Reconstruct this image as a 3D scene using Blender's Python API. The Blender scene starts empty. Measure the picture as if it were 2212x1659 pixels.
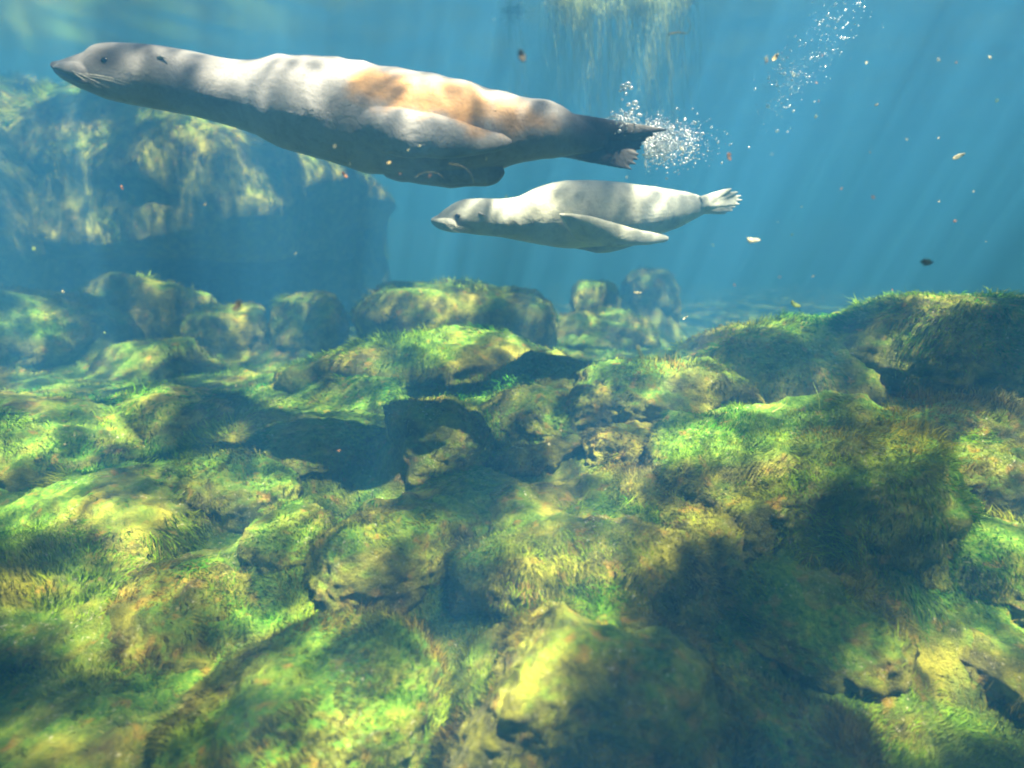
import bpy, bmesh, math, random
import numpy as np
from mathutils import Vector

sc = bpy.context.scene
C = sc.collection
rng = np.random.default_rng(7)
random.seed(7)

# ------------------------------------------------------------------ camera
PITCH = math.radians(-12.0)
LENS = 20.0
cam_d = bpy.data.cameras.new('camera'); cam = bpy.data.objects.new('camera', cam_d); C.objects.link(cam)
cam_d.sensor_width = 36.0; cam_d.lens = LENS; cam_d.clip_start = 0.02; cam_d.clip_end = 300
cam.location = (0, 0, 0); cam.rotation_euler = (math.pi/2 + PITCH, 0, 0)
cam_d.dof.use_dof = True; cam_d.dof.focus_distance = 2.4; cam_d.dof.aperture_fstop = 1.05
sc.camera = cam

# ------------------------------------------------------------------ sky, sun, exposure
SUN_EL, SUN_AZ = math.radians(66), math.radians(34)      # light travels forward (+Y) and a little to -X
w = bpy.data.worlds.new('World'); sc.world = w; w.use_nodes = True
nt = w.node_tree; bg = nt.nodes['Background']
sky = nt.nodes.new('ShaderNodeTexSky'); sky.sky_type = 'NISHITA'; sky.sun_disc = False
sky.sun_elevation = SUN_EL; sky.sun_rotation = math.pi - SUN_AZ
nt.links.new(sky.outputs[0], bg.inputs[0]); bg.inputs[1].default_value = 0.06
sun_d = bpy.data.lights.new('sun', 'SUN'); sun = bpy.data.objects.new('sun', sun_d); C.objects.link(sun)
sun_d.energy = 5.0; sun_d.angle = math.radians(0.5); sun_d.color = (1.0, 0.92, 0.78)
ldir = Vector((-math.sin(SUN_AZ)*math.cos(SUN_EL), math.cos(SUN_AZ)*math.cos(SUN_EL), -math.sin(SUN_EL)))
sun.rotation_euler = ldir.to_track_quat('-Z', 'Y').to_euler()
sun.location = -ldir*20
vs = sc.view_settings
vs.view_transform = 'Standard'; vs.look = 'None'; vs.gamma = 1.0; vs.use_curve_mapping = False
vs.exposure = 1.7
sc.render.engine = 'CYCLES'
cy = sc.cycles
cy.use_denoising = True
cy.max_bounces = 6; cy.diffuse_bounces = 2; cy.glossy_bounces = 2; cy.transmission_bounces = 3
cy.volume_bounces = 2; cy.transparent_max_bounces = 12
cy.sample_clamp_indirect = 4.0
cy.caustics_reflective = False; cy.caustics_refractive = False
sc.render.filter_size = 1.8 if hasattr(sc.render, 'filter_size') else 1.5
try: cy.filter_width = 1.9
except Exception: pass

# ------------------------------------------------------------------ pixel helpers (photo shown at 2212 x 1659)
FPX = LENS/36*2212.0
CX, CY = 1106.0, 829.5
_f = np.array([0, math.cos(PITCH), math.sin(PITCH)]); _u = np.array([0, -math.sin(PITCH), math.cos(PITCH)])
def at(px, py, Y):
    """point on the pixel's ray at distance Y in front of the camera"""
    d = _f + np.array([1., 0, 0])*(px-CX)/FPX + _u*(CY-py)/FPX
    return d*(Y/d[1])
def to_px(V):
    q = V@_f; return np.stack([CX+V[:,0]/q*FPX, CY-(V@_u)/q*FPX], 1)
def m_per_px(py, Y):
    d = _f + _u*(CY-py)/FPX
    return Y/d[1]/FPX

# ------------------------------------------------------------------ noise in numpy
_G = np.array([[1,1,0],[-1,1,0],[1,-1,0],[-1,-1,0],[1,0,1],[-1,0,1],[1,0,-1],[-1,0,-1],
               [0,1,1],[0,-1,1],[0,1,-1],[0,-1,-1],[1,1,0],[-1,1,0],[0,-1,1],[0,-1,-1]], float)
def _hash(i, j, k):
    n = (i.astype(np.int64)*374761393 + j.astype(np.int64)*668265263 + k.astype(np.int64)*1274126177) & 0xffffffff
    n = ((n ^ (n >> 13))*1103515245) & 0xffffffff
    return (n ^ (n >> 16))
def perlin(P):
    P = np.asarray(P, float); I = np.floor(P); Fr = P-I
    U = Fr*Fr*Fr*(Fr*(Fr*6-15)+10)
    out = 0
    for a in (0, 1):
        for b in (0, 1):
            for c in (0, 1):
                g = _G[_hash(I[:,0]+a, I[:,1]+b, I[:,2]+c) & 15]
                dot = g[:,0]*(Fr[:,0]-a)+g[:,1]*(Fr[:,1]-b)+g[:,2]*(Fr[:,2]-c)
                wgt = (U[:,0] if a else 1-U[:,0])*(U[:,1] if b else 1-U[:,1])*(U[:,2] if c else 1-U[:,2])
                out = out + dot*wgt
    return out
def fbm(P, octv=4, gain=.5):
    P = np.asarray(P, float); a, s = 1.0, 0
    for o in range(octv):
        s = s + a*perlin(P + 17.3*o); P = P*2.03; a *= gain
    return s
def ridged(P, octv=3, gain=.5):
    P = np.asarray(P, float); a, s = 1.0, 0
    for o in range(octv):
        s = s + a*(1-2*np.abs(perlin(P + 9.1*o))); P = P*2.1; a *= gain
    return s
def sstep(a, b, x):
    t = np.clip((x-a)/(b-a), 0, 1); return t*t*(3-2*t)
def norm(v): return v/np.maximum(np.linalg.norm(v, axis=-1, keepdims=True), 1e-9)

# ------------------------------------------------------------------ object helpers
def tag(o, label=None, cat=None, group=None, kind=None):
    if label: o['label'] = label
    if cat: o['category'] = cat
    if group: o['group'] = group
    if kind: o['kind'] = kind
    return o
def empty(name, loc):
    o = bpy.data.objects.new(name, None); C.objects.link(o); o.location = loc; o.empty_display_size = .1
    return o
def mesh_np(name, V, F, mat, parent=None, smooth=True, normals=None, cols=None):
    """V (n,3) in world space; F (m,3) or (m,4) or list of such arrays"""
    Fs = F if isinstance(F, list) else [F]
    Fs = [f for f in Fs if len(f)]
    me = bpy.data.meshes.new(name)
    V = np.asarray(V, np.float32)
    off = np.array(parent.location, np.float32) if parent is not None else np.zeros(3, np.float32)
    me.vertices.add(len(V)); me.vertices.foreach_set('co', (V-off).ravel())
    loops = np.concatenate([f.ravel() for f in Fs]).astype(np.int32)
    tot = np.concatenate([np.full(len(f), f.shape[1], np.int32) for f in Fs])
    start = np.concatenate([[0], np.cumsum(tot)[:-1]]).astype(np.int32)
    me.loops.add(len(loops)); me.loops.foreach_set('vertex_index', loops)
    me.polygons.add(len(tot)); me.polygons.foreach_set('loop_start', start); me.polygons.foreach_set('loop_total', tot)
    me.polygons.foreach_set('use_smooth', np.full(len(tot), smooth))
    me.update(calc_edges=True)
    if cols is not None:
        at_ = me.color_attributes.new('tint', 'FLOAT_COLOR', 'POINT')
        at_.data.foreach_set('color', np.concatenate([cols, np.ones((len(cols), 1))], 1).astype(np.float32).ravel())
    if normals is not None:
        me.normals_split_custom_set_from_vertices(normals.tolist())
    me.materials.append(mat)
    o = bpy.data.objects.new(name, me); C.objects.link(o)
    if parent is not None: o.parent = parent
    return o

# ------------------------------------------------------------------ materials
def new_mat(name):
    m = bpy.data.materials.new(name); m.use_nodes = True
    n = m.node_tree; n.nodes.clear(); out = n.nodes.new('ShaderNodeOutputMaterial')
    return m, n, out
def N(n, t, **kw):
    x = n.nodes.new(t)
    for k, v in kw.items():
        if k.startswith('i_'): x.inputs[int(k[2:]) if k[2:].isdigit() else k[2:]].default_value = v
        else: setattr(x, k, v)
    return x
def ramp(n, stops, inp=None, interp='LINEAR'):
    r = n.nodes.new('ShaderNodeValToRGB'); r.color_ramp.interpolation = interp
    e = r.color_ramp.elements
    while len(e) < len(stops): e.new(.5)
    for k, (p, c) in enumerate(stops):
        e[k].position = p; e[k].color = (*c, 1) if len(c) == 3 else c
    if inp is not None: n.links.new(inp, r.inputs[0])
    return r
def noise(n, co, scale, detail=4, rough=.55, dist=0):
    x = N(n, 'ShaderNodeTexNoise'); x.inputs['Scale'].default_value = scale
    x.inputs['Detail'].default_value = detail; x.inputs['Roughness'].default_value = rough
    x.inputs['Distortion'].default_value = dist
    n.links.new(co, x.inputs['Vector']); return x
def mixc(n, fac, a, b, mode='MIX'):
    x = N(n, 'ShaderNodeMix', data_type='RGBA', blend_type=mode)
    for s, v in ((0, fac), (6, a), (7, b)):
        if hasattr(v, 'is_output'): n.links.new(v, x.inputs[s])
        else: x.inputs[s].default_value = v if s == 0 else (*v, 1)
    return x.outputs[2]
def math_(n, op, a, b=0.0, clamp=False):
    x = N(n, 'ShaderNodeMath', operation=op, use_clamp=clamp)
    for s, v in ((0, a), (1, b)):
        if hasattr(v, 'is_output'): n.links.new(v, x.inputs[s])
        else: x.inputs[s].default_value = v
    return x.outputs[0]

def mat_rock(name='algae_stone', lo=.38, hi=.54, rs=(.60, .72)):
    m, n, out = new_mat(name)
    geo = N(n, 'ShaderNodeNewGeometry'); co = geo.outputs['Position']
    a = noise(n, co, 2.2, 5, .6, .4).outputs[0]
    b = noise(n, co, 9, 6, .65, .3).outputs[0]
    c = noise(n, co, 45, 5, .7).outputs[0]
    base = ramp(n, [(.28, (.030, .024, .007)), (.42, (.080, .085, .012)), (.52, (.17, .18, .014)), (.63, (.31, .31, .030)), (.78, (.46, .45, .11))], b)
    green = ramp(n, [(.30, (.025, .080, .006)), (.5, (.085, .22, .012)), (.7, (.24, .36, .035))], c)
    up = N(n, 'ShaderNodeSeparateXYZ'); n.links.new(geo.outputs['Normal'], up.inputs[0])
    gm = ramp(n, [(lo, (0,0,0)), (hi, (1,1,1))], a)
    gm2 = math_(n, 'MULTIPLY', gm.outputs[0], ramp(n, [(.25, (.25,)*3), (.75, (1,)*3)], up.outputs[2]).outputs[0])
    col = mixc(n, gm2, base.outputs[0], green.outputs[0])
    d = noise(n, co, 16, 3, .5).outputs[0]
    rust = ramp(n, [(rs[0], (0,0,0)), (rs[1], (.8,.8,.8))], d)
    col = mixc(n, rust.outputs[0], col, (.32, .20, .025))
    sp = noise(n, co, 70, 3, .7).outputs[0]
    pale = ramp(n, [(.60, (0,0,0)), (.70, (.85,.85,.85))], sp)
    pm = math_(n, 'MULTIPLY', pale.outputs[0], ramp(n, [(.45, (0,0,0)), (.6, (1,1,1))], noise(n, co, 5, 3).outputs[0]).outputs[0])
    col = mixc(n, pm, col, (.55, .56, .42))
    p = N(n, 'ShaderNodeBsdfPrincipled'); n.links.new(col, p.inputs['Base Color'])
    p.inputs['Roughness'].default_value = .5; p.inputs['Specular IOR Level'].default_value = .4
    h = math_(n, 'ADD', math_(n, 'MULTIPLY', c, .6), math_(n, 'MULTIPLY', noise(n, co, 130, 4, .7).outputs[0], .4))
    bmp = N(n, 'ShaderNodeBump'); bmp.inputs['Strength'].default_value = 1.0; bmp.inputs['Distance'].default_value = .035
    n.links.new(h, bmp.inputs['Height']); n.links.new(bmp.outputs[0], p.inputs['Normal'])
    n.links.new(p.outputs[0], out.inputs[0]); return m
def mat_algae():
    m, n, out = new_mat('algae_filament')
    a = N(n, 'ShaderNodeAttribute', attribute_name='tint')
    d = N(n, 'ShaderNodeBsdfDiffuse'); t = N(n, 'ShaderNodeBsdfTranslucent'); mx = N(n, 'ShaderNodeMixShader', i_0=.5)
    n.links.new(a.outputs[0], d.inputs[0]); n.links.new(a.outputs[0], t.inputs[0])
    n.links.new(d.outputs[0], mx.inputs[1]); n.links.new(t.outputs[0], mx.inputs[2]); n.links.new(mx.outputs[0], out.inputs[0])
    return m
def mat_plain(name, col, rough=.6, trans=0.0, vary=.35, scale=60):
    m, n, out = new_mat(name)
    tc = N(n, 'ShaderNodeNewGeometry')
    c = ramp(n, [(.3, tuple(x*(1-vary) for x in col)), (.7, tuple(min(1, x*(1+vary)) for x in col))], noise(n, tc.outputs['Position'], scale, 4).outputs[0])
    p = N(n, 'ShaderNodeBsdfPrincipled'); n.links.new(c.outputs[0], p.inputs['Base Color']); p.inputs['Roughness'].default_value = rough
    if trans:
        t = N(n, 'ShaderNodeBsdfTranslucent'); mx = N(n, 'ShaderNodeMixShader', i_0=trans)
        n.links.new(c.outputs[0], t.inputs[0]); n.links.new(p.outputs[0], mx.inputs[1]); n.links.new(t.outputs[0], mx.inputs[2])
        n.links.new(mx.outputs[0], out.inputs[0])
    else: n.links.new(p.outputs[0], out.inputs[0])
    return m
def mat_fur(name, stops, patch=None):
    """fur colour from a per-vertex tint (markings) with noise mottling on top"""
    m, n, out = new_mat(name)
    geo = N(n, 'ShaderNodeNewGeometry'); co = geo.outputs['Position']
    att = N(n, 'ShaderNodeAttribute', attribute_name='tint')
    mp = N(n, 'ShaderNodeMapping'); mp.inputs['Scale'].default_value = (1, 1, 1); n.links.new(co, mp.inputs[0])
    a = noise(n, mp.outputs[0], 7, 6, .65, .8).outputs[0]
    v = ramp(n, [(.30, (.62,)*3), (.5, (1,)*3), (.72, (1.25, 1.23, 1.2))], a)
    col = mixc(n, 1.0, att.outputs[0], v.outputs[0], 'MULTIPLY')
    b = noise(n, co, 38, 5, .7, 1.5).outputs[0]
    v2 = ramp(n, [(.30, (.72,)*3), (.46, (1,)*3), (.8, (1.1,)*3)], b)
    col = mixc(n, 1.0, col, v2.outputs[0], 'MULTIPLY')
    p = N(n, 'ShaderNodeBsdfPrincipled'); n.links.new(col, p.inputs['Base Color'])
    p.inputs['Roughness'].default_value = .55; p.inputs['Specular IOR Level'].default_value = .2
    p.inputs['Sheen Weight'].default_value = .25
    wv = noise(n, co, 14, 4, .6, 1.0).outputs[0]
    h = math_(n, 'ADD', math_(n, 'MULTIPLY', wv, 1.0), math_(n, 'MULTIPLY', noise(n, co, 120, 3, .6).outputs[0], .25))
    bmp = N(n, 'ShaderNodeBump'); bmp.inputs['Strength'].default_value = .25; bmp.inputs['Distance'].default_value = .02
    n.links.new(h, bmp.inputs['Height']); n.links.new(bmp.outputs[0], p.inputs['Normal'])
    n.links.new(p.outputs[0], out.inputs[0]); return m
GOBO = (18.5, 9.15, 26.5)
def mat_water_surface():
    """rippled surface: caustic bands painted into its transparent colour dapple the sun, mirrors beyond the critical angle"""
    m, n, out = new_mat('rippled_water')
    geo = N(n, 'ShaderNodeNewGeometry'); co = geo.outputs['Position']
    mo = N(n, 'ShaderNodeVectorMath', operation='ADD'); n.links.new(co, mo.inputs[0]); mo.inputs[1].default_value = GOBO; co = mo.outputs[0]
    big = noise(n, co, 1.1, 2, .5, .3).outputs[0]
    bands = ramp(n, [(.41, (.035,)*3), (.50, (.55,)*3), (.59, (1.0,)*3)], big)
    wn = noise(n, co, 3.0, 2, .5)
    wob = N(n, 'ShaderNodeVectorMath', operation='SCALE'); n.links.new(wn.outputs[1], wob.inputs[0]); wob.inputs['Scale'].default_value = .35
    ad = N(n, 'ShaderNodeVectorMath', operation='ADD'); n.links.new(co, ad.inputs[0]); n.links.new(wob.outputs[0], ad.inputs[1])
    vor = N(n, 'ShaderNodeTexVoronoi', feature='SMOOTH_F1'); vor.inputs['Scale'].default_value = 4.2; vor.inputs['Smoothness'].default_value = .25
    n.links.new(ad.outputs[0], vor.inputs['Vector'])
    web = ramp(n, [(.20, (.14,)*3), (.42, (.26,)*3), (.66, (1.0,)*3)], vor.outputs['Distance'])
    vor2 = N(n, 'ShaderNodeTexVoronoi', feature='SMOOTH_F1'); vor2.inputs['Scale'].default_value = 11; vor2.inputs['Smoothness'].default_value = .25
    n.links.new(ad.outputs[0], vor2.inputs['Vector'])
    web2 = ramp(n, [(.2, (.22,)*3), (.66, (1.0,)*3)], vor2.outputs['Distance'])
    col = mixc(n, 1.0, mixc(n, 1.0, bands.outputs[0], web.outputs[0], 'MULTIPLY'), web2.outputs[0], 'MULTIPLY')  # painted pattern standing in for sunlight focused by the waves
    sc_ = N(n, 'ShaderNodeVectorMath', operation='SCALE'); n.links.new(col, sc_.inputs[0]); sc_.inputs['Scale'].default_value = 5.0; col = sc_.outputs[0]
    tr = N(n, 'ShaderNodeBsdfTransparent'); n.links.new(col, tr.inputs[0])
    gl = N(n, 'ShaderNodeBsdfGlossy'); gl.inputs['Roughness'].default_value = .28; gl.inputs['Color'].default_value = (.9, .95, 1, 1)
    fr = N(n, 'ShaderNodeFresnel'); fr.inputs['IOR'].default_value = 1.33
    mx = N(n, 'ShaderNodeMixShader'); n.links.new(fr.outputs[0], mx.inputs[0]); n.links.new(tr.outputs[0], mx.inputs[1]); n.links.new(gl.outputs[0], mx.inputs[2])
    n.links.new(mx.outputs[0], out.inputs[0]); return m
def mat_bubble():
    m, n, out = new_mat('air_bubble')
    tr = N(n, 'ShaderNodeBsdfTransparent', i_0=(.97, 1, 1, 1)); gl = N(n, 'ShaderNodeBsdfGlossy'); gl.inputs['Roughness'].default_value = .18
    gl.inputs['Color'].default_value = (1, 1, 1, 1)
    lw = N(n, 'ShaderNodeLayerWeight'); lw.inputs[0].default_value = .35
    f = math_(n, 'ADD', math_(n, 'MULTIPLY', lw.outputs['Facing'], .9), .45, True)
    df = N(n, 'ShaderNodeBsdfDiffuse', i_0=(.9, .95, 1, 1)); tl = N(n, 'ShaderNodeBsdfTranslucent', i_0=(.9, .95, 1, 1))
    m0 = N(n, 'ShaderNodeMixShader', i_0=.5); n.links.new(df.outputs[0], m0.inputs[1]); n.links.new(tl.outputs[0], m0.inputs[2])
    m1 = N(n, 'ShaderNodeMixShader', i_0=.5); n.links.new(gl.outputs[0], m1.inputs[1]); n.links.new(m0.outputs[0], m1.inputs[2])
    mx = N(n, 'ShaderNodeMixShader'); n.links.new(f, mx.inputs[0]); n.links.new(tr.outputs[0], mx.inputs[1]); n.links.new(m1.outputs[0], mx.inputs[2])
    n.links.new(mx.outputs[0], out.inputs[0]); return m

M_ROCK = mat_rock(); M_ROCK_B = mat_rock('brown_algae_stone', .47, .63, (.56, .70)); M_ALG = mat_algae(); M_BUB = mat_bubble()
M_FUR1 = mat_fur('grey_fur', None); M_FUR2 = mat_fur('cream_fur', None)
M_EYE = mat_plain('dark_eye', (.008, .007, .006), .15, 0, .2)
M_WHISK = mat_plain('pale_whisker', (.6, .58, .5), .5)

# ------------------------------------------------------------------ the water: rippled surface above, water body filling the pool
SURF_Z = 3.4
def build_surface():
    gx = np.sinh(np.linspace(-3.2, 3.2, 150))/math.sinh(3.2)*45
    gy = gx.copy()
    X, Y = np.meshgrid(gx, gy, indexing='ij')
    P = np.stack([X.ravel(), Y.ravel(), np.zeros(X.size)], 1)
    Z = np.clip(.06*fbm(P*1.3, 3) + .035*fbm(P*np.array([3.1, 2.2, 1])+5, 2), -.08, .2)
    V = np.stack([X.ravel(), Y.ravel()+3, SURF_Z+Z], 1)
    n = len(gx); idx = np.arange(n*n).reshape(n, n)
    F = np.stack([idx[:-1,:-1].ravel(), idx[1:,:-1].ravel(), idx[1:,1:].ravel(), idx[:-1,1:].ravel()], 1)
    o = mesh_np('water', V, F, mat_water_surface()); tag(o, kind='structure')
build_surface()
def build_haze():
    m, n, out = new_mat('pool_water')
    sig_s = np.array([.0050, .0255, .058]); sig_a = np.array([.105, .092, .094]); D = .40
    c = sig_s/D; a = (1-sig_a/D/(1-c))**2
    v = N(n, 'ShaderNodeVolumePrincipled'); v.inputs['Density'].default_value = D
    v.inputs['Color'].default_value = (*c, 1); v.inputs['Absorption Color'].default_value = (*a, 1); v.inputs['Anisotropy'].default_value = 0.0
    n.links.new(v.outputs[0], out.inputs[1])
    x0, x1, y0, y1, z0, z1 = -42, 42, -39, 45, -4.5, SURF_Z-.1
    V = np.array([[x, y, z] for x in (x0, x1) for y in (y0, y1) for z in (z0, z1)], float)
    F = np.array([[0,1,3,2],[4,6,7,5],[0,4,5,1],[2,3,7,6],[0,2,6,4],[1,5,7,3]])
    o = mesh_np('haze', V, F, m, smooth=False); tag(o, kind='stuff')
build_haze()

# ------------------------------------------------------------------ boulders
_ico = {}
def ico(sub):
    if sub not in _ico:
        bm = bmesh.new(); bmesh.ops.create_icosphere(bm, subdivisions=sub, radius=1)
        V = np.array([v.co[:] for v in bm.verts]); F = np.array([[v.index for v in f.verts] for f in bm.faces]); bm.free()
        _ico[sub] = (V, F)
    return _ico[sub]
def vnormals(V, F):
    fn = np.cross(V[F[:,1]]-V[F[:,0]], V[F[:,2]]-V[F[:,0]])
    vn = np.zeros_like(V)
    for k in range(3): np.add.at(vn, F[:,k], fn)
    return norm(vn), fn
def rock_shape(size, seed, rotz=0, block=2.6, sub=6, rough=1.0, cuts=5):
    V, F = ico(sub); V = V.copy(); r = np.random.default_rng(seed)
    V = V/(np.sum(np.abs(V)**block, 1)**(1/block))[:, None]
    for _ in range(cuts):
        nrm = norm(r.normal(size=3)); d = r.uniform(.62, .92)
        s = V@nrm - d
        V = V - nrm*(np.where(s > 0, s*.85, 0))[:, None]
    o = r.uniform(-50, 50, 3); D = norm(V); size = np.asarray(size, float); S = size.mean()
    W = V*size
    nn = norm(D/size)
    # lumps, ledges and cracks at real-world scale
    W = W + nn*(S*.16*fbm(V*1.1+o, 2))[:, None]*rough
    q = W*np.array([1, 1, 1.6])
    W = W + nn*(.016*ridged(q*4.0+o, 2) + .045*perlin(q*3.0-o))[:, None]*rough*min(1.3, S/.35)
    W = W + nn*(.020*fbm(W*12+o, 3, .6) + .008*ridged(W*24+o, 2))[:, None]
    c, s = math.cos(rotz), math.sin(rotz)
    W = W@np.array([[c, s, 0], [-s, c, 0], [0, 0, 1]])
    return W, F
PAL = {'green': np.array([.045, .24, .010]), 'lime': np.array([.24, .42, .014]), 'olive': np.array([.23, .24, .014]),
       'brown': np.array([.25, .175, .020]), 'pale': np.array([.48, .46, .20])}
COUNT = [0]
def grow(host_name, V, F, parent, Y, mix, length, dens=1.0, droop=.5, seed=0, flow=(0, 0, 0), up_min=-.35):
    """short algae filaments over a surface; mix = palette weights"""
    vn, fn = vnormals(V, F); area = np.linalg.norm(fn, axis=1)*.5; fnn = norm(fn)
    cen = V[F].mean(1); r = np.random.default_rng(seed+1000)
    patch = fbm(cen*2.6+3.3, 3) + .35*fbm(cen*11, 2)
    wgt = area*sstep(up_min, .45, fnn[:,2])*sstep(-.55, .15, patch)
    view = np.einsum('ij,ij->i', norm(-cen), fnn)
    wgt = wgt*np.where(view > -.45, 1, .06)                  # the hidden far side keeps only a thin cover
    cp = to_px(cen); inside = (cp[:,0] > -150) & (cp[:,0] < 2360) & (cp[:,1] < 1800); wgt = wgt*np.where(inside, 1, .25)
    tot = wgt.sum()
    n = int(min(55000, tot*42000*dens/max(.7, (Y/1.5))**2.0)); COUNT[0] += n
    if n < 20: return None
    k = r.choice(len(F), n, p=wgt/tot)
    b = r.dirichlet((1, 1, 1), n); p = np.einsum('ij,ijk->ik', b, V[F[k]]); nn = norm(np.einsum('ij,ijk->ik', b, vn[F[k]]))
    down = np.array([0, 0, -1.]) - nn*(-nn[:, 2:3])
    fl = np.stack([perlin(p*2.1+4), perlin(p*2.1+40), perlin(p*2.1+80)], 1)
    d = norm(nn*.20 + down*droop*1.1 + fl*1.3 + np.asarray(flow) + r.normal(size=(n, 3))*.20)
    Ln = 1.6*length*r.uniform(.35, 1.4, n)*(0.7+1.0*sstep(-.1, .4, fbm(p*3.7, 2)))
    wd = np.clip(.0007*(Y/1.5), .0005, .003)*r.uniform(.6, 1.4, n)
    side = norm(np.cross(d, norm(r.normal(size=(n, 3)))))*wd[:, None]
    p0 = p - nn*.004; p1 = p + d*(Ln*.5)[:, None] ; d2 = norm(d + down*.6*droop - nn*.25 + r.normal(size=(n, 3))*.22)
    p2 = p1 + d2*(Ln*.5)[:, None]
    VV = np.stack([p0, p1-side*1.3, p1+side*1.3, p2], 1).reshape(-1, 3)
    base = np.arange(n)*4
    T = np.concatenate([np.stack([base, base+1, base+2], 1), np.stack([base+1, base+3, base+2], 1)])
    nr = norm(nn + .35*d + r.normal(size=(n, 3))*.18); NN = np.repeat(nr, 4, 0)
    # colour by patches
    ks = list(mix); wts = []
    for q, kk in enumerate(ks): wts.append(mix[kk]*np.exp(3.2*fbm(p*2.4+31*q+5, 2) + 1.2*perlin(p*15+7*q)))
    wts = np.stack(wts, 1); wts = wts**1.6; wts /= wts.sum(1, keepdims=True)
    col = wts@np.stack([PAL[kk] for kk in ks]); col = col*r.uniform(.65, 1.35, (n, 1))
    cc = np.repeat(col, 4, 0)
    o = mesh_np('algae', VV, T, M_ALG, parent, True, NN, np.clip(cc, 0, .9))
    tag(o, kind='stuff'); return o

MIXES = {'G': dict(green=1.5, lime=.8, olive=.4, brown=.2), 'Y': dict(green=.35, lime=.9, olive=1.0, brown=.6, pale=.35),
         'B': dict(green=.15, lime=.3, olive=1.1, brown=1.5, pale=.3), 'M': dict(green=.8, lime=.9, olive=.8, brown=.5, pale=.2),
         'F': dict(green=.5, lime=1.0, olive=1.0, brown=.5, pale=.15)}
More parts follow.
